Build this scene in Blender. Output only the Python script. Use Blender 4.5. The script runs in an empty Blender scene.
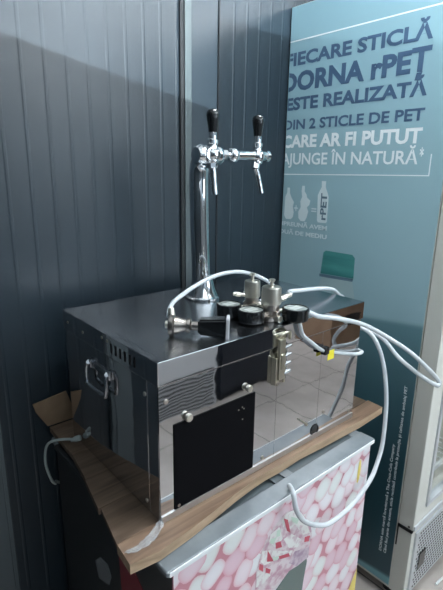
import bpy, bmesh, math, random
from mathutils import Vector, Matrix
random.seed(7)
C = bpy.context.scene.collection
S = bpy.context.scene
B = 0.93            # height of the cooler's underside above the floor

# ---------------------------------------------------------------- camera
YAW, PITCH, ROLL = 0.7171, 0.2609, 0.0160
cam = bpy.data.cameras.new('camera')
cam.sensor_width = 36.0
cam.lens = 460.69 * 36.0 / 590.0
cam.clip_start = 0.02
co = bpy.data.objects.new('camera', cam); C.objects.link(co)
f_ = Vector((math.sin(YAW)*math.cos(PITCH), math.cos(YAW)*math.cos(PITCH), -math.sin(PITCH)))
r_ = Vector((math.cos(YAW), -math.sin(YAW), 0)); u_ = r_.cross(f_)
r2 = math.cos(ROLL)*r_ + math.sin(ROLL)*u_; u2 = -math.sin(ROLL)*r_ + math.cos(ROLL)*u_
co.matrix_world = Matrix(((r2.x, u2.x, -f_.x, -.5078), (r2.y, u2.y, -f_.y, -.7907),
                          (r2.z, u2.z, -f_.z, .8213 + B), (0, 0, 0, 1)))
S.camera = co

# ---------------------------------------------------------------- world, light, exposure
S.view_settings.view_transform = 'Standard'
S.view_settings.look = 'None'
S.view_settings.gamma = 1.0
S.view_settings.use_curve_mapping = False
S.view_settings.exposure = 0.32
w = bpy.data.worlds.new('sky'); S.world = w; w.use_nodes = True
bg = w.node_tree.nodes['Background']
bg.inputs[0].default_value = (.62, .78, .92, 1); bg.inputs[1].default_value = .5

def area(name, loc, target, sx, sy, power, col):
    l = bpy.data.lights.new(name, 'AREA'); l.shape = 'RECTANGLE'; l.size = sx; l.size_y = sy
    l.energy = power; l.color = col
    o = bpy.data.objects.new(name, l); C.objects.link(o); o.location = loc
    o.rotation_euler = (Vector(target) - Vector(loc)).to_track_quat('-Z', 'Y').to_euler()
    return o
# daylight entering through the shop window in the front wall
area('window_daylight', (2.3, -4.05, 2.0), (1.5, 0, 1.5), 2.4, 1.2, 26, (.80, .92, 1.0))
# added low spot outside the window, lights only the upper wall above the sill
sp = bpy.data.lights.new('added_wall_spot', 'SPOT'); sp.energy = 6500; sp.color = (.84, .94, 1.0)
sp.shadow_soft_size = .004; sp.spot_size = math.radians(70); sp.spot_blend = .3
so = bpy.data.objects.new('added_wall_spot', sp); C.objects.link(so); so.location = (.4, -8.0, B-.30)
so.rotation_euler = (Vector((.4, 0, 2.2)) - so.location).to_track_quat('-Z', 'Y').to_euler()

# ---------------------------------------------------------------- materials
def M(name, col, rough=.5, metal=0., bump=None, coat=0., emis=None, trans=0., alpha=1., ior=None, spec=None, sss=0.):
    m = bpy.data.materials.new(name); m.use_nodes = True
    b = m.node_tree.nodes['Principled BSDF']
    b.inputs['Base Color'].default_value = (*col, 1)
    b.inputs['Roughness'].default_value = rough
    b.inputs['Metallic'].default_value = metal
    if coat: b.inputs['Coat Weight'].default_value = coat; b.inputs['Coat Roughness'].default_value = .08
    if emis: b.inputs['Emission Color'].default_value = (*emis[0], 1); b.inputs['Emission Strength'].default_value = emis[1]
    if trans: b.inputs['Transmission Weight'].default_value = trans
    if alpha < 1: b.inputs['Alpha'].default_value = alpha
    if ior: b.inputs['IOR'].default_value = ior
    if spec is not None: b.inputs['Specular IOR Level'].default_value = spec
    if sss: b.inputs['Subsurface Weight'].default_value = sss; b.inputs['Subsurface Radius'].default_value = (.01, .01, .01)
    if bump:
        nt = m.node_tree; tc = nt.nodes.new('ShaderNodeTexCoord'); mp = nt.nodes.new('ShaderNodeMapping')
        mp.inputs['Scale'].default_value = bump[0]
        n = nt.nodes.new('ShaderNodeTexNoise'); n.inputs['Scale'].default_value = bump[1]; n.inputs['Detail'].default_value = 3
        bp = nt.nodes.new('ShaderNodeBump'); bp.inputs['Strength'].default_value = bump[2]; bp.inputs['Distance'].default_value = bump[3]
        nt.links.new(tc.outputs['Object'], mp.inputs[0]); nt.links.new(mp.outputs[0], n.inputs[0])
        nt.links.new(n.outputs[0], bp.inputs['Height']); nt.links.new(bp.outputs[0], b.inputs['Normal'])
    return m

def vary(m, c1, c2, scale, sc=(1, 1, 1), detail=4, lo=.35, hi=.65, rough=None):
    """mottled base colour between c1 and c2"""
    nt = m.node_tree; b = nt.nodes['Principled BSDF']
    tc = nt.nodes.new('ShaderNodeTexCoord'); mp = nt.nodes.new('ShaderNodeMapping'); mp.inputs['Scale'].default_value = sc
    n = nt.nodes.new('ShaderNodeTexNoise'); n.inputs['Scale'].default_value = scale; n.inputs['Detail'].default_value = detail
    r = nt.nodes.new('ShaderNodeValToRGB')
    r.color_ramp.elements[0].position = lo; r.color_ramp.elements[0].color = (*c1, 1)
    r.color_ramp.elements[1].position = hi; r.color_ramp.elements[1].color = (*c2, 1)
    L = nt.links.new
    L(tc.outputs['Object'], mp.inputs[0]); L(mp.outputs[0], n.inputs[0]); L(n.outputs[0], r.inputs[0]); L(r.outputs[0], b.inputs['Base Color'])
    if rough:
        q = nt.nodes.new('ShaderNodeMapRange'); q.inputs['To Min'].default_value = rough[0]; q.inputs['To Max'].default_value = rough[1]
        L(n.outputs[0], q.inputs[0]); L(q.outputs[0], b.inputs['Roughness'])
    return m

WALL = vary(M('dark_panel_metal', (.04, .055, .068), .36, 0, spec=.5), (.0100, .0180, .025), (.0130, .0225, .031), 3, (1, 1, .3), rough=(.32, .42))
WALLP = M('plain_wall_paint', (.14, .15, .16), .8)
TRIM = M('trim_grey', (.060, .078, .082), .45)
TRIMD = M('trim_dark', (.075, .092, .10), .5)
JOINT = M('joint_dark', (.008, .010, .012), .7)
CEIL = M('ceiling_white', (.62, .64, .65), .8)
STEEL = vary(M('polished_steel', (.60, .60, .62), .07, 1, bump=((1, 1, 1), 4, .05, .02)), (.58, .58, .60), (.64, .64, .65), 5, rough=(.018, .048))
SATIN = M('satin_steel', (.60, .59, .58), .42, 1)
STEELTOP = vary(M('worn_steel_top', (.5, .52, .55), .2, 1, bump=((1, 1, 1), 5, .05, .02)), (.40, .42, .45), (.56, .58, .61), 6, (1, 1, 1), 6, rough=(.13, .30))
CHROME = M('chrome', (.82, .83, .84), .06, 1)
NICKEL = M('nickel_brass', (.74, .70, .62), .34, 1)
NICKELD = M('aged_nickel', (.52, .46, .41), .34, 1)
COUPM = M('dull_coupler_metal', (.36, .32, .29), .26, 1)
ENDM = M('brushed_end_frame', (.72, .73, .75), .4, .5)
SILV = M('zinc', (.64, .61, .50), .28, 1)
BLACK = M('black_plastic', (.008, .009, .010), .14, spec=.6)
BLACKM = M('black_matt', (.009, .009, .010), .6)
GRILL = M('black_grille', (.004, .004, .005), .8, bump=((1, 1, 1), 700, .6, .002), spec=.05)
HOSE = M('translucent_hose', (.70, .74, .77), .22, trans=.25, ior=1.35)
CORDM = M('grey_cord', (.30, .34, .33), .45)
WHITEP = M('white_plastic', (.72, .75, .75), .4)
YELLOW = M('yellow_tag', (.75, .66, .04), .5)
GLASS = M('glass', (1, 1, 1), .02, trans=1., ior=1.12)
GLASSD = M('tinted_lid_glass', (.10, .12, .13), .06, spec=.7)
DIAL = M('dial_face', (.42, .44, .42), .35)
FROST = vary(M('gauge_lens', (.5, .53, .5), .12, coat=.6), (.20, .225, .21), (.38, .40, .38), 60)
FGREY = M('cooler_grey_paint', (.62, .62, .57), .45)
FSILV = M('cooler_aluminium', (.62, .65, .68), .35, .5)
FREEZ = vary(M('freezer_frame_plastic', (.30, .33, .35), .25), (.15, .17, .185), (.21, .235, .25), 9)
LIP = M('freezer_lip_highlight', (.74, .77, .78), .3)
FRDARK = M('freezer_side', (.020, .022, .024), .4)
RED = M('red_graphic', (.22, .02, .03), .5)
PALEG = M('pale_graphic', (.16, .17, .18), .5)
LED = M('led_strip', (.9, .95, 1), .4, emis=((.85, .95, 1), 9))
FWHITE = M('cooler_white_liner', (.80, .83, .83), .4)
PRINTW = M('print_white', (.84, .90, .91), .4)
PRINTWD = M('print_faded_white', (.68, .79, .81), .4)
PRINTN = M('print_navy', (.060, .115, .20), .4)
PRINTS = M('print_slate', (.12, .20, .26), .4)
CAPM = vary(M('print_teal_cap', (.05, .25, .24), .4), (.045, .22, .215), (.075, .30, .285), 12, (1, .3, 3))
NECKM = M('print_bottle_neck', (.36, .49, .51), .4)
NAVY = M('navy_counter', (.012, .018, .030), .5)
CARD = vary(M('cardboard', (.20, .13, .08), .8), (.17, .11, .065), (.24, .16, .10), 12)
CARD2 = vary(M('brown_carton', (.26, .16, .10), .8), (.22, .13, .08), (.30, .19, .12), 5)
PALE = M('pale_shutter', (.70, .72, .74), .5)

def wood(name, c1, c2, c3):
    m = M(name, c2, .55); nt = m.node_tree; b = nt.nodes['Principled BSDF']; L = nt.links.new
    tc = nt.nodes.new('ShaderNodeTexCoord'); mp = nt.nodes.new('ShaderNodeMapping'); mp.inputs['Scale'].default_value = (2.2, 26, 26)
    n = nt.nodes.new('ShaderNodeTexNoise'); n.inputs['Scale'].default_value = 2.2; n.inputs['Detail'].default_value = 6; n.inputs['Distortion'].default_value = .6
    r = nt.nodes.new('ShaderNodeValToRGB'); e = r.color_ramp.elements
    e[0].position = .3; e[0].color = (*c1, 1); e[1].position = .72; e[1].color = (*c3, 1); k = e.new(.5); k.color = (*c2, 1)
    bp = nt.nodes.new('ShaderNodeBump'); bp.inputs['Strength'].default_value = .25; bp.inputs['Distance'].default_value = .002
    L(tc.outputs['Object'], mp.inputs[0]); L(mp.outputs[0], n.inputs[0]); L(n.outputs[0], r.inputs[0]); L(r.outputs[0], b.inputs['Base Color'])
    L(n.outputs[0], bp.inputs['Height']); L(bp.outputs[0], b.inputs['Normal'])
    return m
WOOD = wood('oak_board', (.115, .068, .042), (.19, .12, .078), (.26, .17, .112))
WOODD = wood('dark_board', (.062, .040, .026), (.105, .069, .046), (.145, .098, .066))  # darker wood tone for the rear planks
WOODE = wood('oak_board_edge', (.28, .19, .12), (.40, .28, .18), (.50, .36, .24))

def tiles():
    m = M('floor_tiles', (.2, .17, .15), .32); nt = m.node_tree; b = nt.nodes['Principled BSDF']; L = nt.links.new
    tc = nt.nodes.new('ShaderNodeTexCoord'); br = nt.nodes.new('ShaderNodeTexBrick'); br.offset = 0
    for k, v in {'Scale': 1.0, 'Mortar Size': .004, 'Brick Width': .45, 'Row Height': .45}.items(): br.inputs[k].default_value = v
    br.inputs['Color1'].default_value = (.41, .365, .34, 1); br.inputs['Color2'].default_value = (.44, .395, .365, 1); br.inputs['Mortar'].default_value = (.10, .09, .085, 1)
    n = nt.nodes.new('ShaderNodeTexNoise'); n.inputs['Scale'].default_value = 6; n.inputs['Detail'].default_value = 5
    mx = nt.nodes.new('ShaderNodeMixRGB'); mx.blend_type = 'OVERLAY'; mx.inputs[0].default_value = .35
    L(tc.outputs['Object'], br.inputs[0]); L(tc.outputs['Object'], n.inputs[0]); L(br.outputs[0], mx.inputs[1]); L(n.outputs[0], mx.inputs[2]); L(mx.outputs[0], b.inputs['Base Color'])
    return m
TILE = tiles()

def candies():
    # the printed candies carry their own ink colours per vertex
    m = M('candy_print', (.7, .6, .62), .35); nt = m.node_tree; b = nt.nodes['Principled BSDF']
    a = nt.nodes.new('ShaderNodeAttribute'); a.attribute_name = 'ink'; nt.links.new(a.outputs['Color'], b.inputs['Base Color'])
    return m
CANDY = candies()
CREAM = vary(M('print_ice_cream', (.75, .6, .62), .4), (.50, .28, .36), (.66, .58, .60), 36, (1, 1, 1.3), 3, .38, .58)
CREAMW = vary(M('print_whipped_cream', (.7, .7, .68), .4), (.58, .46, .50), (.72, .72, .70), 50, (1, 1, 1), 3, .36, .5)
CREAMP = vary(M('print_berry_swirl', (.42, .3, .4), .4), (.36, .24, .34), (.56, .46, .52), 45, (1, 1, 1), 3, .38, .6)
CREAMG = M('print_pistachio', (.52, .66, .56), .4)
CREAMR = M('print_red_fruit', (.50, .07, .11), .4)
CONEM = M('print_dark_cup', (.11, .15, .14), .4)
YPRINT = M('print_yellow', (.80, .64, .16), .4)

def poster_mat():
    # side panel colour: pale blue, darker teal towards the bottom, lighter strip along the foot
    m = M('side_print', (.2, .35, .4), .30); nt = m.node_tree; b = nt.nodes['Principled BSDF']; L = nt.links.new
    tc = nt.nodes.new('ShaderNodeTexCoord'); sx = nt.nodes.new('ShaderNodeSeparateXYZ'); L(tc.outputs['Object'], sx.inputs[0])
    # tilt the darker part's upper limit a little along y
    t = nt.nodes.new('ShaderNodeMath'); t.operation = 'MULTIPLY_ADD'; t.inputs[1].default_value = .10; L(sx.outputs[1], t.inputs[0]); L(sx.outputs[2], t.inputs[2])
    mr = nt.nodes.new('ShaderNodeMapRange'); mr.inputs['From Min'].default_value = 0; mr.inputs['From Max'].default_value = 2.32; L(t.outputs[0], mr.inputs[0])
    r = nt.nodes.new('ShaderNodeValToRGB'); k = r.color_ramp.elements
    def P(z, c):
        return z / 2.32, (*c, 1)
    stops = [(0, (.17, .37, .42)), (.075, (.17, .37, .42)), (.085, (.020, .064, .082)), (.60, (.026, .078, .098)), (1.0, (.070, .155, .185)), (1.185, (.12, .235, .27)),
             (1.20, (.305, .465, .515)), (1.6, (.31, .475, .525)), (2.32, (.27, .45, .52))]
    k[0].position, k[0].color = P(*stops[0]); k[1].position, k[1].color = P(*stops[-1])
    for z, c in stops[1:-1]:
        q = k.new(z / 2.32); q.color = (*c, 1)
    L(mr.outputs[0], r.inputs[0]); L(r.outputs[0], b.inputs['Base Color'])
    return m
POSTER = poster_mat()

# ---------------------------------------------------------------- mesh helpers (coordinates: z = 0 is the cooler's underside)
def new(): return bmesh.new()
def box(bm, x0, x1, y0, y1, z0, z1, bev=0., seg=2, mi=0):
    vs = [bm.verts.new((x, y, z)) for x in (x0, x1) for y in (y0, y1) for z in (z0, z1)]
    F = [(0, 1, 3, 2), (4, 6, 7, 5), (0, 4, 5, 1), (2, 3, 7, 6), (0, 2, 6, 4), (1, 5, 7, 3)]
    fs = [bm.faces.new([vs[i] for i in q]) for q in F]
    for q in fs: q.material_index = mi
    if bev:
        es = list({e for q in fs for e in q.edges})
        rs = bmesh.ops.bevel(bm, geom=es, offset=bev, segments=seg, profile=.5, affect='EDGES', clamp_overlap=True)
        for q in rs['faces']: q.material_index = mi
    return vs
def frame_of(d):
    d = Vector(d).normalized(); a = Vector((0, 0, 1)) if abs(d.z) < .9 else Vector((1, 0, 0))
    u = a.cross(d).normalized(); return d, u, d.cross(u)
def ring(bm, c, u, v, r, seg): return [bm.verts.new(c + u*(r*math.cos(2*math.pi*i/seg)) + v*(r*math.sin(2*math.pi*i/seg))) for i in range(seg)]
def bridge(bm, a, b, mi=0):
    n = len(a)
    for i in range(n):
        q = bm.faces.new((a[i], a[(i+1) % n], b[(i+1) % n], b[i])); q.material_index = mi
def lathe(bm, o, d, prof, seg=28, mi=0):
    """prof: (radius, distance along d) pairs"""
    d, u, v = frame_of(d); o = Vector(o); rs = [ring(bm, o + d*h, u, v, max(r, 1e-4), seg) for r, h in prof]
    for a, b in zip(rs, rs[1:]): bridge(bm, a, b, mi)
    bm.faces.new(rs[0][::-1]).material_index = mi; bm.faces.new(rs[-1]).material_index = mi
def cyl(bm, p0, p1, r0, r1=None, seg=24, mi=0):
    p0, p1 = Vector(p0), Vector(p1); r1 = r0 if r1 is None else r1; L = (p1-p0).length
    b = min(r0, r1, L)*.12
    lathe(bm, p0, p1-p0, [(r0-b, 0), (r0, b), (r1, L-b), (r1-b, L)], seg, mi)
def hexnut(bm, p0, p1, r, mi=0): cyl(bm, p0, p1, r, seg=6, mi=mi)
def smooth_path(pts, n=8):
    P = [Vector(p) for p in pts]; P = [2*P[0]-P[1]] + P + [2*P[-1]-P[-2]]; out = []
    for i in range(1, len(P)-2):
        a, b, c, d = P[i-1:i+3]
        for k in range(n):
            t = k/n
            out.append(.5*((2*b) + (c-a)*t + (2*a-5*b+4*c-d)*t*t + (3*b-a-3*c+d)*t**3))
    out.append(P[-2]); return out
def tube(bm, pts, r, seg=12, n=8, smooth=True, mi=0):
    P = smooth_path(pts, n) if smooth else [Vector(p) for p in pts]
    T = [(P[min(i+1, len(P)-1)] - P[max(i-1, 0)]).normalized() for i in range(len(P))]
    _, u, v = frame_of(T[0]); rs = []
    for i, p in enumerate(P):
        u = (u - T[i]*u.dot(T[i])).normalized(); v = T[i].cross(u)
        rr = r[min(i*len(r)//len(P), len(r)-1)] if isinstance(r, (list, tuple)) else r
        rs.append(ring(bm, p, u, v, rr, seg))
    for a, b in zip(rs, rs[1:]): bridge(bm, a, b, mi)
    bm.faces.new(rs[0][::-1]).material_index = mi; bm.faces.new(rs[-1]).material_index = mi
def prism(bm, pts, n, mi=0):
    """flat polygon pts extruded by vector n"""
    n = Vector(n); a = [bm.verts.new(Vector(p)) for p in pts]; b = [bm.verts.new(Vector(p)+n) for p in pts]
    bm.faces.new(a[::-1]).material_index = mi; bm.faces.new(b).material_index = mi
    bridge(bm, a, b, mi)

# ---------------------------------------------------------------- object helpers
LOC = {}
def tag(o, label, cat, group=None, kind=None):
    o['label'] = label; o['category'] = cat
    if group: o['group'] = group
    if kind: o['kind'] = kind
    return o
def thing(name, label, cat, loc, group=None):
    o = bpy.data.objects.new(name, None); o.empty_display_size = .05; C.objects.link(o)
    o.location = (loc[0], loc[1], loc[2]+B); LOC[o.name] = Vector(loc)
    return tag(o, label, cat, group)
def obj(name, bm, mats, parent=None, angle=35, label=None):
    if not isinstance(mats, (list, tuple)): mats = [mats]
    bmesh.ops.recalc_face_normals(bm, faces=bm.faces[:])
    me = bpy.data.meshes.new(name)
    if parent is None:
        xs = [v.co for v in bm.verts]
        base = Vector(((min(v.x for v in xs)+max(v.x for v in xs))/2, (min(v.y for v in xs)+max(v.y for v in xs))/2, min(v.z for v in xs)))
    else:
        base = LOC[parent.name]
    bmesh.ops.translate(bm, verts=bm.verts[:], vec=-base)
    bm.to_mesh(me); bm.free()
    for m in mats: me.materials.append(m)
    me.shade_smooth(); me.set_sharp_from_angle(angle=math.radians(angle))
    o = bpy.data.objects.new(name, me); C.objects.link(o)
    wn = o.modifiers.new('face_normals', 'WEIGHTED_NORMAL'); wn.keep_sharp = True; wn.weight = 60
    if parent is None: o.location = (base.x, base.y, base.z+B)
    else: o.parent = parent
    LOC[o.name] = base
    if label: o['label'] = label
    return o
def struct(name, bm, mats):
    o = obj(name, bm, mats); o['kind'] = 'structure'; return o

# ================================================================ THE ROOM
FZ = -B
bm = new(); box(bm, -1.6, 5.6, -4.1, 1.2, FZ-.1, FZ); struct('floor', bm, TILE)
bm = new(); box(bm, -1.6, 5.6, -4.2, 1.2, 2.15, 2.25); struct('ceiling', bm, CEIL)
TUBE = M('lit_tube', (1, 1, 1), .5, emis=((.90, .96, 1.0), 190))
for i, (tx, ty) in enumerate(((.68, -.35), (2.3, -1.3), (1.4, -2.7))):
    cl = thing('ceiling_light', ['bare fluorescent tube light over the cooler, out of view', 'bare fluorescent tube light over the fridge door, out of view', 'bare fluorescent tube light near the shop window, out of view'][i], 'ceiling light', (tx, ty, 2.15), 'tube lights under the ceiling')
    bm = new(); box(bm, tx-.43, tx+.43, ty-.04, ty+.04, 2.06, 2.149, .004); box(bm, tx-.44, tx-.40, ty-.02, ty+.02, 1.96, 2.065); box(bm, tx+.40, tx+.44, ty-.02, ty+.02, 1.96, 2.065); obj('fitting', bm, WHITEP, cl)
    bm = new(); cyl(bm, (tx-.40, ty, 1.985), (tx+.40, ty, 1.985), .019); obj('tube', bm, TUBE, cl)
# ribbed dark sandwich-panel wall behind everything
bm = new(); prof = []
x = -1.6
RIB = .0655
n = int((5.6+1.6)/RIB)
for i in range(n+1):
    x0 = -1.6 + i*RIB
    flat = .545 < x0 < .70
    d = 0 if flat else .0007
    prof += [(x0, .62), (x0+.004, .62-d), (x0+.009, .62-d), (x0+.013, .62)]
prof = [p for p in prof if p[0] <= 5.6] + [(5.6, .62)]
lo = [bm.verts.new((a, b, FZ)) for a, b in prof]; hi = [bm.verts.new((a, b, 2.15)) for a, b in prof]
for i in range(len(prof)-1): bm.faces.new((lo[i], lo[i+1], hi[i+1], hi[i]))
vb = [bm.verts.new(p) for p in ((-1.6, .72, FZ), (5.6, .72, FZ), (5.6, .72, 2.15), (-1.6, .72, 2.15))]
bm.faces.new(vb)
struct('wall_back', bm, WALL).data.shade_flat()
bm = new()
box(bm, .512, .527, .612, .6205, FZ, 2.15, mi=1); box(bm, .527, .556, .606, .6205, FZ, 2.15, .002, mi=0); box(bm, .686, .692, .616, .6205, FZ, 2.15, mi=1)
struct('trim_1', bm, [TRIM, JOINT])
bm = new(); box(bm, -.275, -.185, .60, .6205, FZ, 2.15, .003); box(bm, -.262, -.200, .594, .6005, FZ, 2.15, .002)
struct('trim_2', bm, TRIMD)
bm = new(); box(bm, -1.7, -1.6, -4.2, .72, FZ, 2.15); struct('wall_left', bm, WALL)
bm = new(); box(bm, 5.6, 5.7, -4.2, .72, FZ, 2.15); struct('wall_right', bm, WALLP)
bm = new()
# the sill rises left and steps up right, shaped to block the added spot
prism(bm, [(-1.6, -4.2, FZ), (5.6, -4.2, FZ), (5.6, -4.2, .430), (.528, -4.2, .430), (.528, -4.2, .291), (-.2, -4.2, .415), (-1.6, -4.2, .50)], (0, .1, 0)); box(bm, -1.6, 5.6, -4.2, -4.1, 2.0, 2.15); box(bm, -1.6, -1.5, -4.2, -4.1, .50, 2.0); box(bm, 3.4, 5.6, -4.2, -4.1, .44, 2.0)
struct('wall_front', bm, WALLP)

# ================================================================ DRINKS FRIDGE with printed side
FX0, FX1, FY0, FY1, FT = 1.07, 1.75, -.086, .612, 1.468
fr = thing('drinks_fridge', 'tall grey drinks fridge with blue printed side panel beside the steel cooler', 'fridge', (1.41, .26, FZ))
bm = new()
box(bm, FX0+.002, FX0+.04, FY0, FY1, -.87, FT, .003); box(bm, FX1-.04, FX1, FY0, FY1, -.87, FT, .003)
box(bm, FX0+.04, FX1-.04, FY1-.04, FY1, -.87, FT-.001); box(bm, FX0+.04, FX1-.04, FY0, FY1-.04, FT-.08, FT-.001); box(bm, FX0+.04, FX1-.04, FY0, FY1-.04, -.87, -.53)
box(bm, FX0+.002, FX1, -.150, FY0+.001, -.872, -.552, .004)
obj('cabinet', bm, FGREY, fr)
bm = new(); box(bm, FX0+.04, FX1-.04, FY1-.05, FY1-.041, -.53, FT-.08); obj('liner', bm, FWHITE, fr)
for px in (FX0+.06, FX1-.06):
    for py in (FY0+.03, FY1-.06):
        bm = new(); cyl(bm, (px, py, FZ), (px, py, -.870), .022); obj('foot', bm, BLACKM, fr)
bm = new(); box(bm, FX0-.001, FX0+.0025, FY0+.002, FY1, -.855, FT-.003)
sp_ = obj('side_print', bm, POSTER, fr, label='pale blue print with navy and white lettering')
# door
bm = new(); dy0, dy1, dz0, dz1 = -.153, -.089, -.539, FT
box(bm, FX0, FX0+.085, dy0, dy1, dz0, dz1, .006); box(bm, FX1-.085, FX1, dy0, dy1, dz0, dz1, .006)
box(bm, FX0+.08, FX1-.08, dy0+.001, dy1, dz0, dz0+.075, .004); box(bm, FX0+.08, FX1-.08, dy0+.001, dy1, dz1-.12, dz1, .004)
dr = obj('door', bm, FGREY, fr)
bm = new()
box(bm, FX0+.088, FX0+.108, dy0-.004, dy0+.03, dz0+.075, dz1-.12, .003); box(bm, FX1-.108, FX1-.088, dy0-.004, dy0+.03, dz0+.075, dz1-.12, .003)
box(bm, FX0+.004, FX1-.004, dy0-.005, dy0+.02, dz0, dz0+.022, .003); box(bm, FX0+.088, FX1-.088, dy0-.004, dy0+.03, dz0+.068, dz0+.088, .003)
obj('door_trim', bm, FSILV, dr)
bm = new(); box(bm, FX0+.10, FX1-.10, dy0+.012, dy0+.020, dz0+.08, dz1-.11); obj('door_glass', bm, GLASS, dr)
bm = new(); tube(bm, [(FX1-.05, dy0, .2), (FX1-.05, dy0-.04, .22), (FX1-.05, dy0-.04, .55), (FX1-.05, dy0, .57)], .010); obj('handle', bm, FSILV, dr)
bm = new(); box(bm, FX0+.045, FX0+.06, -.07, -.05, -.50, FT-.1); obj('light_strip', bm, LED, fr)
for k in range(4):
    bm = new(); z = -.46 + k*.42
    for i in range(14): box(bm, FX0+.05+i*.044, FX0+.055+i*.044, -.06, .55, z, z+.004)
    box(bm, FX0+.045, FX1-.045, -.065, -.055, z-.004, z+.02)
    obj('shelf', bm, FWHITE, fr)
# perforated lower grille
bm = new(); box(bm, FX0+.03, FX1-.02, -.158, -.149, -.862, -.562, .002)
gr = obj('grille', bm, FSILV, fr)
bm = new()
for i in range(30):
    for j in range(16):
        xx = FX0+.055+i*.0185 + (j % 2)*.009; zz = -.845+j*.0175
        if xx < FX1-.05: box(bm, xx, xx+.008, -.1592, -.1578, zz, zz+.006)
obj('perforation', bm, BLACKM, gr)
bm = new(); box(bm, 1.150, 1.205, -.1615, -.157, -.770, -.690, .001); obj('grille_slot', bm, BLACK, gr)
bm = new(); box(bm, FX0-.0012, FX0+.01, -.150, -.090, -.551, -.540); box(bm, FX0-.0012, FX0+.002, -.0945, -.0895, -.64, -.54); obj('door_gap', bm, BLACKM, fr)
bm = new(); cyl(bm, (FX0-.002, -.135, -.527), (FX0+.004, -.135, -.527), .004, seg=10); obj('hinge_screw', bm, BLACKM, dr)

# lettering on the printed side: text lies in the panel plane, reads towards -y
bmL = new(); LAYER = [0]
def text(body, ya, yb, z0, cap, mi, bold=.018, vertical=False, clip=FY1-.003):
    cu = bpy.data.curves.new('lettering', 'FONT'); cu.body = body; cu.size = 1; cu.offset = bold; cu.resolution_u = 3
    o = bpy.data.objects.new('lettering', cu); C.objects.link(o)
    dg = bpy.context.evaluated_depsgraph_get(); me = bpy.data.meshes.new_from_object(o.evaluated_get(dg))
    bpy.data.objects.remove(o); bpy.data.curves.remove(cu)
    b2 = bmesh.new(); b2.from_mesh(me); bpy.data.meshes.remove(me)
    LAYER[0] += 1; px_ = FX0-.0016-.00006*LAYER[0]
    x0 = min(v.co.x for v in b2.verts); x1 = max(v.co.x for v in b2.verts)
    ch = .729  # cap height of the built-in face per unit size
    for v in b2.verts:
        t = (v.co.x-x0)/(x1-x0); h = v.co.y/ch*cap
        if vertical: v.co = Vector((px_, z0+h, ya+(yb-ya)*t))
        else: v.co = Vector((px_, ya+(yb-ya)*t, z0+h))
    if not vertical:
        bmesh.ops.bisect_plane(b2, geom=b2.verts[:]+b2.edges[:]+b2.faces[:], plane_co=(0, clip, 0), plane_no=(0, 1, 0), clear_outer=True)
    mm = {}
    for q in b2.faces:
        vs = []
        for v in q.verts:
            if v not in mm: mm[v] = bmL.verts.new(v.co)
            vs.append(mm[v])
        try: bmL.faces.new(vs).material_index = mi
        except ValueError: pass
    b2.free()
YL = .630
bx = FX0-.0016
def flat(pts, mi, dx=0.):
    vs = [bmL.verts.new((bx-dx, y, z)) for y, z in pts]
    bmL.faces.new(vs).material_index = mi
LM = [PRINTN, PRINTW, PRINTWD, PRINTS, CAPM, NECKM]
def done(name, label=None, gap=None):
    # one mesh per word: letters closer than gap along y belong together
    global bmL
    if gap:
        iv = sorted((min(v.co.y for v in q.verts), max(v.co.y for v in q.verts)) for q in bmL.faces)
        cuts, top = [], iv[0][1]
        for a, b in iv:
            if a - top > gap: cuts.append((a+top)/2)
            top = max(top, b)
        for lo_, hi_ in zip([-9]+cuts, cuts+[9]):
            b2 = bmL.copy()
            bmesh.ops.delete(b2, geom=[q for q in b2.faces if not lo_ < q.calc_center_median().y < hi_], context='FACES')
            obj(name, b2, LM, sp_, label=label)
        bmL.free()
    else: obj(name, bmL, LM, sp_, label=label)
    bmL = new()
text('FIECARE STICLĂ', YL, .008, 1.248, .048, 0, .037); done('headline_lettering', None, 0.0125)
text('DORNA rPEȚ', YL+.012, .006, 1.153, .070, 0, .042); done('headline_lettering', None, 0.016)
text('ESTE REALIZATĂ', YL-.012, .006, 1.078, .047, 0, .037); done('headline_lettering', None, 0.0125)
text('DIN 2 STICLE DE PET', YL-.006, .005, 1.000, .039, 0, .028); done('headline_lettering', None, 0.0095)
text('CARE AR FI PUTUT', YL-.002, .005, .928, .049, 1, .037); done('headline_lettering', None, 0.0125)
text('AJUNGE ÎN NATURĂ', YL, .010, .858, .047, 1, .017)
done('headline_lettering', None, .0125)
text('*', .006, -.008, .865, .047, 1); done('asterisk')
text('+', .543, .523, .658, .035, 2); done('plus_sign')
text('=', .449, .423, .656, .035, 2); done('equals_sign')
text('ÎMPREUNĂ AVEM', .640, .363, .595, .018, 2, .035); done('caption_lettering')
text('GRIJĂ NOUĂ DE MEDIU', .760, .361, .559, .018, 2, .035)
done('caption_lettering')
flat([(FY1, 1.336), (-.04, 1.338), (-.04, 1.343), (FY1, 1.341)], 1); done('upper_rule')
flat([(FY1, .814), (-.036, .818), (-.036, .822), (FY1, .818)], 1)
flat([(-.033, .818), (-.037, .818), (-.037, .890), (-.033, .890)], 1, .0002); done('lower_rule')
# two crumpled bottles make one new bottle
flat([(.588, .760), (.574, .760), (.572, .735), (.560, .715), (.547, .70), (.552, .68), (.545, .655), (.549, .635), (.56, .625), (.588, .624), (.600, .640), (.598, .72), (.588, .738)], 2); done('crumpled_bottle')
flat([(.506, .770), (.492, .770), (.491, .747), (.480, .735), (.476, .722), (.458, .710), (.462, .692), (.474, .682), (.466, .664), (.472, .640), (.482, .622), (.505, .622), (.517, .634), (.520, .660), (.508, .680), (.512, .705), (.503, .725), (.508, .747)], 2); done('crumpled_bottle')
flat([(.405, .792), (.384, .792), (.384, .768), (.371, .742), (.366, .730), (.367, .630), (.372, .624), (.411, .624), (.417, .632), (.421, .735), (.417, .744), (.404, .768)], 2); done('new_bottle')
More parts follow.
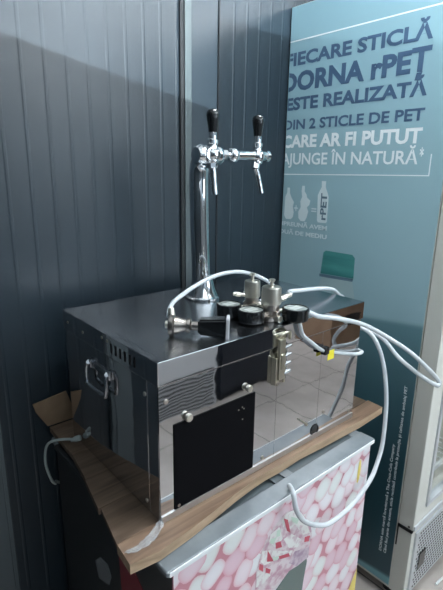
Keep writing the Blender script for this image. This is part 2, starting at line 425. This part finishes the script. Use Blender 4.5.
# lettering that reads upwards, tops towards the panel's back edge
def vtext_up(body, za, zb, y0, cap, mi, bold=.01, dx=0.):
    text(body, za, zb, y0, cap, mi, bold, vertical=True)
    for v in bmL.verts: v.co.x -= dx
vtext_up('rPET', .636, .744, .374, .030, 3, .03, .0002); done('bottle_lettering')
vtext_up('DORNA este marcă înregistrată a The Coca-Cola Company', -.715, -.205, -.036, .0115, 1, .02)
vtext_up('Când faci parte din aceasta, sticla reciclată contribuie la protecția și calitatea de ambalaj PET', -.712, .052, -.057, .0115, 1, .02)
done('small_print')
flat([(.372, .502), (.360, .512), (.232, .512), (.219, .500), (.218, .418), (.380, .412)], 4)
flat([(.386, .410), (.218, .416), (.222, .404), (.384, .398)], 3)
flat([(.372, .398), (.222, .404), (.210, .36), (.196, .30), (.195, .24), (.395, .24), (.392, .30), (.384, .36)], 5)
done('printed_bottle', 'printed bottle with teal cap')
bmL.free()

# ================================================================ ICE CREAM FREEZER under the board
GX0, GX1, GY0, GY1, GT = -.045, .775, -.097, .585, -.029
fz = thing('ice_cream_freezer', 'white-framed chest freezer with pink candy print, under the wooden board', 'freezer', (.365, .24, FZ))
bm = new(); box(bm, GX0+.012, GX1-.012, GY0+.006, GY1-.01, FZ+.05, GT-.024, .004); obj('body', bm, FRDARK, fz)
bm = new()
box(bm, GX0+.012, GX1-.006, GY0, GY0+.0055, FZ+.055, GT-.012, mi=0)
ink = bm.verts.layers.float_color.new('ink')
for v in bm.verts: v[ink] = (.54, .22, .27, 1)
cb = bmesh.new(); cink = cb.verts.layers.float_color.new('ink')
an = math.radians(50); ux, uz = math.cos(an), math.sin(an); rnd = random.Random(11); nc = 0
for i in range(-18, 20):
    for j in range(-28, 30):
        la_ = (i + .5*(j % 2))*.074 + rnd.uniform(-.015, .015); sa_ = j*.051 + rnd.uniform(-.010, .010)
        cx_, cz_ = .36 + la_*ux - sa_*uz, -.45 + la_*uz + sa_*ux
        if not (GX0-.05 < cx_ < GX1+.05 and FZ < cz_ < .03): continue
        A_, B_ = rnd.uniform(.033, .045), rnd.uniform(.027, .036); t0 = an + rnd.uniform(-.38, .38)
        base = rnd.choice(((.74, .74, .76), (.75, .72, .75), (.75, .65, .69), (.73, .58, .64), (.69, .49, .56), (.73, .75, .74)))
        rim = tuple(c*q for c, q in zip(base, (.93, .66, .70)))
        nc += 1; d_ = .0001 + nc*.000002
        def pt(rr, th):
            c_, s_ = math.cos(th), math.sin(th); e_ = .72
            px_ = A_*rr*math.copysign(abs(c_)**e_, c_); pz_ = B_*rr*math.copysign(abs(s_)**e_, s_)
            return (cx_ + px_*math.cos(t0) - pz_*math.sin(t0), GY0-d_, cz_ + px_*math.sin(t0) + pz_*math.cos(t0))
        ct = cb.verts.new((cx_, GY0-d_, cz_)); ct[cink] = (*[min(1, c*1.03) for c in base], 1)
        rings_ = []
        for rr, col in ((.55, base), (.82, tuple((a_*2+b_)/3 for a_, b_ in zip(base, rim))), (1.0, rim)):
            rw = []
            for k in range(18):
                v = cb.verts.new(pt(rr, 2*math.pi*k/18)); v[cink] = (*col, 1); rw.append(v)
            rings_.append(rw)
        for k in range(18): cb.faces.new((ct, rings_[0][k], rings_[0][(k+1) % 18]))
        for a_, b_ in zip(rings_, rings_[1:]):
            for k in range(18): cb.faces.new((a_[k], b_[k], b_[(k+1) % 18], a_[(k+1) % 18]))
for pc_, pn_ in (((GX0+.0125, 0, 0), (-1, 0, 0)), ((GX1-.0065, 0, 0), (1, 0, 0)), ((0, 0, GT-.013), (0, 0, 1)), ((0, 0, FZ+.056), (0, 0, -1))):
    bmesh.ops.bisect_plane(cb, geom=cb.verts[:]+cb.edges[:]+cb.faces[:], plane_co=pc_, plane_no=pn_, clear_outer=True)
vm = {}
for v in cb.verts:
    q = bm.verts.new(v.co); q[ink] = v[cink]; vm[v] = q
for q in cb.faces: bm.faces.new([vm[v] for v in q.verts])
cb.free()
prn = []
def fl(pts, mi, d):
    vs = [bm.verts.new((x_, GY0-d-.001, z_)) for x_, z_ in pts]; bm.faces.new(vs).material_index = mi
fl([(.352, -.326), (.400, -.300), (.455, -.300), (.462, -.331), (.452, -.39), (.44, -.50), (.40, -.62), (.30, -.62), (.28, -.45), (.29, -.36)], 4, .0004)
for n_, (pts_, mi_) in enumerate([
    ([(0.235, -0.281), (0.236, -0.22), (0.246, -0.189), (0.256, -0.166), (0.267, -0.139), (0.286, -0.13), (0.297, -0.113), (0.325, -0.099), (0.345, -0.09), (0.376, -0.097), (0.413, -0.12), (0.435, -0.153), (0.463, -0.194), (0.477, -0.239), (0.47, -0.268), (0.463, -0.294), (0.455, -0.312), (0.413, -0.318), (0.376, -0.312), (0.35, -0.325), (0.333, -0.331), (0.316, -0.338)], 1),
    ([(0.33, -0.109), (0.35, -0.096), (0.376, -0.1), (0.414, -0.128), (0.435, -0.157), (0.466, -0.229), (0.432, -0.216), (0.39, -0.156), (0.364, -0.162), (0.341, -0.142)], 6),
    ([(0.286, -0.13), (0.322, -0.125), (0.339, -0.175), (0.314, -0.188), (0.28, -0.167)], 6),
    ([(0.256, -0.166), (0.289, -0.183), (0.342, -0.219), (0.388, -0.244), (0.38, -0.257), (0.326, -0.233), (0.305, -0.23), (0.267, -0.22), (0.25, -0.195)], 6),
    ([(0.24, -0.222), (0.276, -0.233), (0.295, -0.273), (0.263, -0.286), (0.237, -0.275)], 6),
    ([(0.343, -0.178), (0.378, -0.181), (0.423, -0.225), (0.416, -0.25), (0.369, -0.225)], 6),
    ([(0.398, -0.254), (0.467, -0.281), (0.466, -0.318), (0.413, -0.318), (0.373, -0.281)], 7),
    ([(0.338, -0.106), (0.356, -0.12), (0.372, -0.173), (0.355, -0.157)], 3),
    ([(0.309, -0.171), (0.33, -0.177), (0.338, -0.202), (0.311, -0.192)], 3),
    ([(0.277, -0.175), (0.295, -0.21), (0.305, -0.23), (0.277, -0.214)], 3),
    ([(0.325, -0.226), (0.37, -0.243), (0.376, -0.258), (0.331, -0.24)], 3),
    ([(0.247, -0.201), (0.263, -0.217), (0.262, -0.238), (0.245, -0.219)], 3),
    ([(0.44, -0.228), (0.467, -0.238), (0.461, -0.255), (0.439, -0.246)], 3),
    ([(0.272, -0.23), (0.294, -0.251), (0.29, -0.263), (0.273, -0.248)], 3),
    ([(0.287, -0.144), (0.312, -0.152), (0.301, -0.169), (0.284, -0.157)], 2),
    ([(0.299, -0.213), (0.325, -0.224), (0.322, -0.236), (0.305, -0.227)], 2),
    ([(0.369, -0.117), (0.407, -0.144), (0.399, -0.158), (0.375, -0.137)], 2),
    ([(0.311, -0.131), (0.327, -0.134), (0.325, -0.156), (0.31, -0.151)], 2),
]): fl(pts_, mi_, .0006+n_*.00008)
fl([(.69, GT-.65), (.769, GT-.53), (.769, FZ+.056), (.55, FZ+.056)], 5, .0006)
fl([(.703, -.165), (.709, -.172), (.716, -.160), (.720, -.125), (.719, -.092), (.713, -.082), (.707, -.092), (.703, -.125)], 5, .0006)
obj('front_print', bm, [CANDY, CREAM, CREAMG, CREAMR, CONEM, YPRINT, CREAMW, CREAMP], fz, label='pink and white candy print with an ice cream')
# top frame: rounded rim with a recess for the lids
bm = new()
box(bm, GX0-.010, GX1+.006, GY0-.008, GY0+.050, GT-.016, GT, .005, 4); box(bm, GX0+.0, GX1+.006, GY1-.05, GY1, GT-.022, GT, .008, 3)
box(bm, GX1-.046, GX1+.0055, GY0+.02, GY1-.03, GT-.022, GT-.0005, .008, 3)
tf = obj('top_frame', bm, FREEZ, fz)
bm = new(); box(bm, GX0-.0095, GX0+.04, GY0+.045, GY1-.051, GT-.016, GT-.0005, .005, 2); obj('side_rail', bm, FRDARK, tf)
bm = new(); box(bm, GX0-.004, GX1, GY0-.0105, GY0-.0070, GT-.0145, GT-.0020, .0015); obj('lip', bm, LIP, tf)  # front lip as a brighter strip, its highlight put into the colour
bm = new(); box(bm, GX0+.035, .40, GY0+.042, GY1-.045, GT-.021, GT-.015); obj('lid', bm, GLASSD, fz)
bm = new(); box(bm, .36, GX1-.04, GY0+.042, GY1-.045, GT-.013, GT-.007); l2 = obj('lid', bm, GLASSD, fz)
bm = new(); box(bm, .395, .43, GY0+.047, GY0+.085, GT-.008, GT-.001, .002); obj('lid_grip', bm, FREEZ, l2)
bm = new(); y_ = GY0
fl2 = [(.16, -.19), (.11, -.16), (.05, -.20), (-.01, -.24), (.05, -.42), (.15, -.36)]
prism(bm, [(GX0+.0105, a, b) for a, b in fl2], (.002, 0, 0), 0)
prism(bm, [(GX0+.0105, a, b) for a, b in [(.32, -.33), (.28, -.29), (.235, -.28), (.215, -.31), (.23, -.35), (.30, -.38)]], (.002, 0, 0), 1)
obj('side_sticker', bm, [RED, PALEG], fz, label='dim red and grey graphic on the side')
for px in (GX0+.06, GX1-.06):
    for py in (GY0+.06, GY1-.06):
        bm = new(); cyl(bm, (px-.012, py, FZ+.024), (px+.012, py, FZ+.024), .024); cyl(bm, (px, py, FZ+.03), (px, py, FZ+.055), .016)
        obj('caster', bm, BLACKM, fz)

# ================================================================ WOODEN BOARD
TH = .026
bm = new()
front = [(-.118, -.058), (-.048, -.068), (.044, -.060), (.12, -.050), (.209, -.036), (.283, -.028), (.334, -.025), (.395, -.027), (.492, -.023), (.603, -.030), (.795, -.037), (.942, -.033)]
outline = front + [(.950, .02)] + [(-.108, .012)]
# planks glued side by side, each with its own ragged left end
prism(bm, [(x_, y_, -TH) for x_, y_ in front] + [(.948, .03, -TH), (-.112, .010, -TH)], (0, 0, TH), 0)
def plank(y0, y1, xl0, xl1, xr, top=0., th=TH):
    prism(bm, [(xl0, y0, top-th), (xr, y0, top-th), (xr, y1, top-th), (xl1, y1, top-th)], (0, 0, th), 0)
plank(.0315 if False else .012, .142, -.112, -.086, .10, -.0004, .014)
plank(.031, .142, .10, .10, .94, -.0006, TH)
plank(.1435, .270, -.092, -.068, .935, -.0004, .018)
plank(.2715, .402, -.066, -.046, .930, -.0005, .018)
plank(.4035, .598, -.046, -.040, .925, -.0004, .018)
bm.normal_update()
for q in bm.faces:
    if q.normal.y < -.7 and q.calc_center_median().y < -.02: q.material_index = 1
    if q.normal.x < -.7 and q.calc_center_median().y < .0: q.material_index = 1
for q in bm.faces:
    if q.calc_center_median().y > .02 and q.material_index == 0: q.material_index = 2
bd = obj('wooden_board', bm, [WOOD, WOODE, WOODD], None, 20)
tag(bd, 'long brown wooden board with ragged edge between steel cooler and candy freezer', 'board')
bm = new(); prism(bm, [(-.044, .602, .002), (.060, .602, .002), (.050, .605, .030), (.027, .606, .105), (-.083, .606, .091), (-.076, .606, .06)], (0, .005, 0), 0)
cf = obj('cardboard_flap', bm, CARD); tag(cf, 'small brown cardboard flap upright behind the cooler, against the dark wall', 'cardboard')

# ================================================================ STEEL BEER COOLER
W, D, H, h = .795, .502, .42, .361
ck = thing('beer_cooler', 'polished stainless steel beer cooler box with hinged lid on wooden board', 'cooler', (W/2, D/2, 0))
bm = new(); box(bm, .001, W-.001, .002, D, .0, h-.0015, .002); obj('cabinet', bm, STEEL, ck)
bm = new()
for a, b in ((.0, .3935), (.3945, .5915), (.5925, W)): box(bm, a, b, -.0004, .0016, .004, h-.003, .0005, 1)
obj('front_panel', bm, STEEL, ck)
bm = new(); box(bm, .002, W-.002, -.0042, -.0003, .0008, .0185, .0008); obj('bottom_rail', bm, SATIN, ck)
bm = new(); box(bm, -.0006, .0012, .003, .045, .003, h-.003, .0005, 1); box(bm, -.0006, .0012, .048, D-.01, .003, h-.003, .0005, 1); obj('side_panel', bm, STEEL, ck)
bm = new(); box(bm, -.004, W+.004, -.005, D+.002, h, H, .0022, 2)
ld = obj('lid', bm, [STEEL, STEELTOP], ck)
ld.data.update()
for q in ld.data.polygons:
    if q.normal.z > .9: q.material_index = 1
bm = new()
for y_ in (.205, .182, .159, .136, .113, .092): box(bm, -.0046, -.0036, y_-.0045, y_+.0045, .376, .402)
obj('vent_slot', bm, BLACKM, ld)
for y_, z_ in ((.471, .389), (.370, .386), (.255, .404), (.226, .403)):
    bm = new(); lathe(bm, (-.0035, y_, z_), (-1, 0, 0), [(.0045, 0), (.0045, .001), (.002, .0025)], 12); obj('rivet', bm, SILV, ld)
bm = new(); box(bm, .016, .018, .03, .21, H-.0005, H+.0006); obj('crease', bm, STEELTOP, ld)
# grille
bm = new(); box(bm, .039, .306, -.0030, .001, .020, .252, .0008)
gv = obj('air_grille', bm, GRILL, ck, label='black air intake grille')
for x_, z_ in ((.243, .218), (.256, .222), (.262, .216), (.258, .186)):
    bm = new(); box(bm, x_, x_+.004, -.0036, -.0028, z_, z_+.003); obj('fan_glint', bm, SILV, gv)
for x_, z_ in ((.079, .260), (.277, .273)):
    bm = new(); lathe(bm, (x_, -.0005, z_), (0, -1, 0), [(.005, 0), (.005, .003), (.010, .004), (.0105, .008), (.009, .012), (.003, .013)], 20)
    obj('thumb_screw', bm, NICKEL, ck)
for x_, z_ in ((.052, .027), (.346, .032), (.54, .066), (.624, .080), (.770, .033), (.020, .318)):
    bm = new(); lathe(bm, (x_, -.0003, z_), (0, -1, 0), [(.0065, 0), (.006, .002), (.003, .0035)], 12); obj('screw', bm, NICKELD, ck)
for y_, z_ in ((.056, .322), (.060, .03)):
    bm = new(); lathe(bm, (-.0004, y_, z_), (-1, 0, 0), [(.0055, 0), (.005, .002), (.002, .0035)], 12); obj('screw', bm, NICKELD, ck)
bm = new(); lathe(bm, (.584, -.0004, .030), (0, -1, 0), [(.020, 0), (.019, .003), (.0155, .0032), (.0150, .001)], 28); obj('outlet_ring', bm, BLACK, ck)
bm = new(); tube(bm, [(.500, -.004, .098), (.52, -.005, .083), (.540, -.004, .066)], .003, 8); obj('drain_lever', bm, SILV, ck)
# toggle latch
bm = new(); box(bm, .372, .408, -.0045, -.0003, .250, .345, .001); box(bm, .366, .412, -.0090, -.0048, .368, .402, .001); box(bm, .368, .376, -.016, -.0005, .255, .335, .001); box(bm, .402, .409, -.016, -.0005, .255, .335, .001)
la = obj('latch', bm, SILV, ck, label='zinc toggle latch')
bm = new(); box(bm, .378, .402, -.020, -.008, .268, .388, .004); box(bm, .382, .398, -.024, -.012, .300, .345, .003); tube(bm, [(.376, -.010, .392), (.384, -.020, .404), (.410, -.020, .404), (.422, -.014, .398), (.424, -.012, .380)], .0045, 8); obj('latch_lever', bm, SILV, la)
bm = new()
for z_ in (.356, .331, .306, .281): cyl(bm, (.398, -.014, z_), (.430, -.014, z_+.004), .0042, seg=10)
box(bm, .414, .421, -.012, -.002, .262, .352, .001)
obj('latch_hook', bm, CHROME, la)
bm = new(); cyl(bm, (.378, -.006, .258), (.378, -.018, .258), .006, seg=10); cyl(bm, (.402, -.004, .258), (.402, -.010, .258), .005, seg=10); obj('latch_rivet', bm, NICKELD, la)
# drop handle on the side
bm = new()
for y_ in (.332, .226):
    box(bm, -.010, -.0003, y_-.010, y_+.010, .296, .320, .003); lathe(bm, (-.009, y_, .310), (-1, 0, 0), [(.009, 0), (.008, .004), (.003, .009)], 4)
box(bm, -.006, -.0003, .225, .335, .298, .316, .002)
sh = obj('side_handle', bm, STEELTOP, ck, label='steel folding carry handle')
bm = new(); tube(bm, [(-.010, .334, .310), (-.015, .3375, .298), (-.016, .338, .270), (-.016, .335, .255), (-.016, .326, .250), (-.016, .236, .250), (-.016, .226, .254), (-.016, .222, .266), (-.015, .2215, .298), (-.010, .224, .310)], .0055, 10, 5); obj('grip', bm, STEELTOP, sh)

# ================================================================ BEER TOWER
TXc, TYc = .393, .357
bt = thing('beer_tower', 'tall chrome beer tower with two black-handled taps on the steel lid', 'beer tap tower', (TXc, TYc, H))
bm = new(); lathe(bm, (TXc+.017, TYc, H+.0008), (0, 0, 1), [(.057, 0), (.057, .006), (.050, .010), (.040, .035), (.034, .060), (.0315, .075), (.0315, .080)], 40); obj('base_flange', bm, CHROME, bt)
bm = new(); tube(bm, [(TXc+.012, TYc, H+.06), (TXc+.005, TYc, H+.2), (TXc+.001, TYc, H+.33), (TXc, TYc, H+.385), (TXc-.001, TYc-.004, H+.415), (TXc-.002, TYc-.018, H+.434), (TXc-.003, TYc-.040, H+.446)], .0295, 32, 8); obj('column', bm, CHROME, bt)
bm = new(); lathe(bm, (TXc-.050, .312, .868), (1, 0, 0), [(.012, 0), (.022, .003), (.029, .012), (.0305, .022), (.0305, .080), (.028, .090), (.020, .098), (.013, .102)], 32); lathe(bm, (TXc-.010, .286, .868), (0, -1, 0), [(.024, 0), (.022, .006), (.016, .008)], 24); obj('head', bm, CHROME, bt)
bm = new()
cyl(bm, (TXc+.02, .302, .8705), (.490, .302, .8715), .011); lathe(bm, (.466, .302, .8712), (1, 0, 0), [(.010, 0), (.018, .004), (.0225, .012), (.0225, .022), (.018, .030), (.010, .034)], 24)
cyl(bm, (.49, .302, .8715), (.626, .302, .873), .0148); lathe(bm, (.622, .302, .873), (1, 0, 0), [(.0148, 0), (.0180, .002), (.0185, .012), (.014, .016)], 24)
hexnut(bm, (.438, .302, .871), (.456, .302, .871), .016)
obj('crossbar', bm, CHROME, bt)
def tap(x, y, t0, t1):
    bm = new()
    lathe(bm, (x, y+.016, .871), (0, -1, 0), [(.018, 0), (.019, .006), (.019, .030), (.015, .034)], 24)
    lathe(bm, (x, y, .848), (0, 0, 1), [(.016, 0), (.0175, .004), (.0175, .038), (.014, .044), (.014, .052)], 24)
    t = obj('tap', bm, CHROME, bt)
    bm = new(); lathe(bm, (x, y, .898), (0, 0, 1), [(.0125, 0), (.0160, .003), (.0160, .013), (.0125, .016), (.0125, .034), (.010, .038)], 20); obj('lever', bm, CHROME, t)
    bm = new(); lathe(bm, (x, y, .930), (0, 0, 1), [(.010, 0), (.0125, .002), (.0148, .020), (.0178, .038), (.0190, .048), (.0180, .056), (.0145, .062), (.007, .065)], 28); obj('tap_handle', bm, BLACK, t, label='black tap handle')
    bm = new(); lathe(bm, (x, y-.018, .871), (0, -1, 0), [(.0125, 0), (.0125, .005), (.007, .008)], 18); obj('bolt', bm, CHROME, t)
    bm = new(); hexnut(bm, (x+t0*.5, y, .853), (x+t0, y-.002, .832), .0145)
    tube(bm, [(x+t0, y-.002, .836), (x+t0*.6+t1*.4, y-.003, .815), (x+t0*.25+t1*.75, y-.005, .785), (x+t1, y-.008, .756)], [.0100, .0098, .0094, .0090], 16); obj('spout', bm, CHROME, t)
tap(.393, .292, -.001, .004); tap(.585, .300, -.010, .016)

# ================================================================ GAS REGULATOR with gauges
rg = thing('gas_regulator', 'nickel gas regulator pair with three black gauges on the steel lid', 'pressure regulator', (.41, .08, H))
def reg(x, y, k):
    bm = new()
    lathe(bm, (x, y, H+.001), (0, 0, 1), [(.018*k, 0), (.020*k, .004), (.020*k, .014), (.014*k, .018), (.014*k, .026), (.021*k, .030), (.021*k, .046), (.019*k, .050)], 24)
    hexnut(bm, (x-.034, y, H+.022), (x+.034, y, H+.022), .0085); cyl(bm, (x, y-.03, H+.024), (x, y+.03, H+.024), .008)
    rb = obj('regulator_body', bm, NICKELD, rg)
    bm = new(); lathe(bm, (x, y, H+.050), (0, 0, 1), [(.0245*k, 0), (.0255*k, .003), (.0243*k, .044), (.0228*k, .0476), (.009, .048)], 28); bn = obj('bonnet', bm, NICKEL, rg)
    bm = new(); lathe(bm, (x, y, H+.094), (0, 0, 1), [(.0085, 0), (.0085, .004), (.0048, .005), (.0048, .017), (.0080, .018), (.0080, .025), (.004, .0265)], 14)
    cyl(bm, (x-.011, y, H+.1155), (x+.011, y, H+.1155), .0032, seg=10); obj('adjusting_screw', bm, NICKEL, bn)
reg(.418, .135, .95); reg(.409, .050, 1.12)
def gauge(x, y, z0, r):
    bm = new(); lathe(bm, (x, y, z0), (0, 0, 1), [(r*.80, 0), (r*.97, .004), (r, .008), (r, .034), (r*.98, .037), (r*.90, .0385), (r*.885, .0345)], 36)
    g = obj('pressure_gauge', bm, BLACK, rg)
    bm = new(); lathe(bm, (x, y, z0+.0335), (0, 0, 1), [(r*.885, 0), (r*.885, .0022), (r*.8, .003)], 36); d = obj('gauge_lens', bm, FROST, g)
    bm = new(); box(bm, x-.018, x+.018, y-.012, y+.012, z0+.0366, z0+.0370); box(bm, x-.002, x+.016, y-.0015, y+.0015, z0+.0370, z0+.0378); obj('gauge_dial', bm, DIAL, g)
gauge(.341, .149, H+.001, .0355); gauge(.352, .070, H+.001, .0375); gauge(.458, .002, H+.002, .0375)
bm = new()
for a, b, r in (((.355, .147, H+.020), (.40, .137, H+.022), .007), ((.37, .070, H+.020), (.395, .055, H+.022), .007), ((.409, .05, H+.022), (.450, .025, H+.030), .007),
                ((.409, .05, H+.028), (.409, .135, H+.028), .008), ((.409, .012, H+.012), (.409, .04, H+.012), .010)):
    cyl(bm, a, b, r, seg=14)
hexnut(bm, (.402, .086, H+.028), (.407, .104, H+.028), .0125)
hexnut(bm, (.44, .046, H+.058), (.462, .046, H+.060), .010); cyl(bm, (.42, .048, H+.056), (.488, .048, H+.062), .0068)
hexnut(bm, (.385, .150, H+.058), (.372, .156, H+.060), .007); cyl(bm, (.40, .14, H+.056), (.366, .160, H+.061), .005)
obj('fitting', bm, NICKEL, rg)

# ================================================================ KEG COUPLER lying on the lid
ax0, ax1 = Vector((.118, .120, H+.0295)), Vector((.219, .024, H+.027))
dd = (ax1-ax0).normalized()
kc = thing('keg_coupler', 'nickel keg coupler with black grip lying on the steel lid', 'keg coupler', (.165, .075, H))
bm = new(); lathe(bm, ax0-dd*.006, dd, [(.012, 0), (.019, .001), (.027, .003), (.0285, .008), (.0285, .014), (.023, .018), (.020, .030), (.017, .034), (.016, .046), (.019, .048), (.019, .056), (.012, .060), (.012, .080)], 32); kb = obj('body', bm, COUPM, kc)
bm = new(); lathe(bm, ax0-dd*.014, dd, [(.006, 0), (.010, .002), (.010, .010), (.013, .012)], 20); obj('probe', bm, NICKEL, kb)
bm = new(); cyl(bm, ax0+dd*.004+Vector((0, 0, .02)), ax0+dd*.004+Vector((.004, .010, .040)), .0085, seg=16); obj('gas_inlet', bm, NICKEL, kb)
bm = new(); P0, P1 = ax0+dd*.070, ax0+dd*.142
up = Vector((0, 0, 1)); sd = dd.cross(up).normalized(); up = sd.cross(dd).normalized()
def slab(bm, a, b, w0, w1, t0, t1, bev, mi=0):
    vs = []
    for p, w_, t_ in ((a, w0, t0), (b, w1, t1)):
        for s, t in ((-1, -1), (1, -1), (1, 1), (-1, 1)): vs.append(bm.verts.new(p + sd*s*w_ + up*t*t_))
    fs = [bm.faces.new([vs[i] for i in q]) for q in ((3, 2, 1, 0), (4, 5, 6, 7), (0, 1, 5, 4), (1, 2, 6, 5), (2, 3, 7, 6), (3, 0, 4, 7))]
    if bev: bmesh.ops.bevel(bm, geom=list({e for q in fs for e in q.edges}), offset=bev, segments=3, affect='EDGES')
slab(bm, P0, P1, .017, .020, .0195, .0245, .005); obj('grip', bm, BLACK, kc, label='black plastic pull grip')
bm = new(); q0 = P1-dd*.002; q1 = P1+dd*.006
for s in (-1, 1):
    slab(bm, q0+sd*s*.0195, q1+sd*s*.0195, .0022, .0022, .0255, .0255, .0012)
    slab(bm, q0+up*s*.0235, q1+up*s*.0235, .0195, .0195, .003, .003, .0012)
obj('end_frame', bm, ENDM, kc)

# ================================================================ HOSES, CORD, WRAP
def hose(name, pts, r, label, m=HOSE, cat='hose'):
    bm = new(); tube(bm, pts, r, 14, 8); return tag(obj(name, bm, m), label, cat)
hose('gas_hose', [(.124, .134, .466), (.132, .147, .474), (.148, .160, .483), (.171, .17, .494), (.257, .2, .512), (.33, .2, .531), (.417, .21, .531), (.5, .22, .511), (.575, .225, .478), (.590, .20, .455), (.545, .165, .447), (.455, .140, .446)], .0060,
     'white hose arching from the keg coupler over to the nickel regulator')
hose('gas_hose', [(.498, .056, .4835), (.525, .09, .470), (.571, .12, .464), (.619, .12, .460), (.723, .12, .450), (.80, .125, .434), (.855, .135, .405), (.915, .15, .372), (.955, .19, .31), (.95, .26, .22)], .0065,
     'white hose arching low across the back right of the steel lid')
hose('beer_hose', [(.504, -.008, .440), (.520, -.016, .431), (.543, -.022, .422), (.63, -.032, .400), (.733, -.05, .365), (.829, -.08, .311), (.883, -.14, .261), (.927, -.19, .203), (.957, -.204, .170), (.964, -.21, .157), (.958, -.21, .1505), (.946, -.205, .153), (.911, -.17, .182), (.907, -.09, .221), (.897, -.03, .274), (.880, .03, .296), (.84, .11, .30), (.82, .2, .28)], .0072,
     'white hose stretching out past the cooler corner and doubling back beside the blue print')
hose('beer_hose', [(.815, .14, .325), (.832, .06, .318), (.853, .02, .306), (.862, -.005, .290), (.861, -.03, .265), (.868, -.05, .218), (.861, -.075, .148), (.858, -.09, .054), (.825, -.11, -.051), (.788, -.12, -.107), (.721, -.135, -.145), (.609, -.145, -.175), (.489, -.15, -.171), (.415, -.15, -.136), (.364, -.145, -.095), (.337, -.14, -.048), (.335, -.13, -.009), (.352, -.108, -.012), (.368, -.088, -.021)], .0072,
     'white hose hanging in a loop in front of the pink candy print')
sh_ = hose('drain_hose', [(.460, -.0140, .4195), (.462, -.0142, .412), (.478, -.0145, .378), (.522, -.0145, .344), (.574, -.0145, .309), (.67, -.0145, .275), (.76, -.0145, .249), (.795, -.0135, .245), (.808, .002, .244), (.808, .06, .246), (.808, .14, .25)], .0060,
           'thin white hose with yellow tag draped down the cooler front')
bm = new(); box(bm, .594, .626, -.0225, -.0208, .272, .302, .0006); obj('tag', bm, YELLOW, sh_, label='yellow paper tag')
bm = new(); box(bm, .578, .600, -.0235, -.0050, .292, .316, .003); cyl(bm, (.580, -.014, .310), (.570, -.014, .324), .006, seg=12); obj('clip', bm, BLACK, sh_, label='black hose clip')
pc = thing('power_cord', 'grey power cord with white plug on the cooler side, over ragged board', 'cord', (-.05, .44, 0))
bm = new(); lathe(bm, (-.008, .428, .030), (-.8, .6, -.30), [(.008, 0), (.009, .003), (.009, .016), (.006, .024), (.005, .030)], 18); obj('plug', bm, CORDM, pc)
bm = new(); tube(bm, [(-.026, .446, .022), (-.030, .468, .014), (-.052, .50, .004), (-.070, .53, -.015), (-.076, .55, -.050), (-.079, .55, -.101), (-.068, .545, -.157), (-.050, .56, -.19), (-.030, .598, -.215), (.03, .602, -.30), (.06, .602, -.60), (.06, .602, FZ+.005)], .0042, 10); obj('cable', bm, CORDM, pc)
# clear wrap trailing from under the corner
CLEAR = M('clear_wrap', (.80, .83, .86), .10, alpha=.22)
bm = new(); random.seed(3)
cen = smooth_path([(.004, .002, .004), (-.012, -.012, .006), (-.032, -.023, .004), (-.065, -.033, .003), (-.091, -.034, .003), (-.112, -.030, .003)], 4)
prev = None
for i, c in enumerate(cen):
    row = []
    for k in range(6):
        w_ = .004 + .007*math.sin(math.pi*(i+2)/(len(cen)+3))
        row.append(bm.verts.new(c + Vector((.45, -.9, 0))*((k-2.5)/2.5*w_) + Vector((random.uniform(-.002, .002), random.uniform(-.002, .002), random.uniform(0, .008)))))
    if prev:
        for k in range(5): bm.faces.new((prev[k], prev[k+1], row[k+1], row[k]))
    prev = row
wr = obj('plastic_wrap', bm, CLEAR, None, 10); tag(wr, 'crumpled strip of clear plastic wrap at the board corner below the cooler', 'plastic wrap')
md = wr.modifiers.new('thickness', 'SOLIDIFY'); md.thickness = .0004
hose('floor_cable', [(1.30, -.19, FZ+.006), (1.38, -.20, FZ+.006), (1.50, -.26, FZ+.006), (1.62, -.36, FZ+.006), (1.8, -.40, FZ+.006)], .005, 'pale cable lying on the floor below the fridge grille', WHITEP, 'cable')

# ================================================================ the rest of the shop, seen only mirrored in the steel
dc = thing('service_counter', 'dark navy service counter mirrored in the upper cooler front', 'counter', (2.0, -2.0, FZ))
bm = new(); box(bm, 1.66, 2.38, -2.30, -1.70, FZ+.06, -.04, .004); box(bm, 1.68, 2.36, -2.28, -1.73, FZ, FZ+.06); obj('carcass', bm, NAVY, dc)
bm = new(); box(bm, 1.645, 2.40, -2.32, -1.68, -.04, 0, .004); obj('countertop', bm, NAVY, dc)
rc = thing('slatted_cabinet', 'pale ribbed cabinet mirrored in the cooler front beside its corner', 'cabinet', (1.3, -2.0, FZ))
bm = new(); box(bm, .95, 1.63, -2.2, -1.72, FZ, -.05, .004); obj('body', bm, PALE, rc)
for k in range(11):
    bm = new(); box(bm, .97, 1.61, -1.7205, -1.718, FZ+.015+k*.026, FZ+.027+k*.026); obj('slat', bm, JOINT, rc)
bx_ = thing('cardboard_box', 'brown cardboard carton mirrored at the right of the cooler front', 'box', (3.5, -2.0, FZ))
bm = new(); box(bm, 3.22, 3.95, -2.25, -1.80, FZ, -.36, .004); obj('carton', bm, CARD2, bx_)
bm = new(); box(bm, 3.42, 3.66, -1.8005, -1.797, -.70, -.58); obj('hand_hole', bm, BLACKM, bx_)
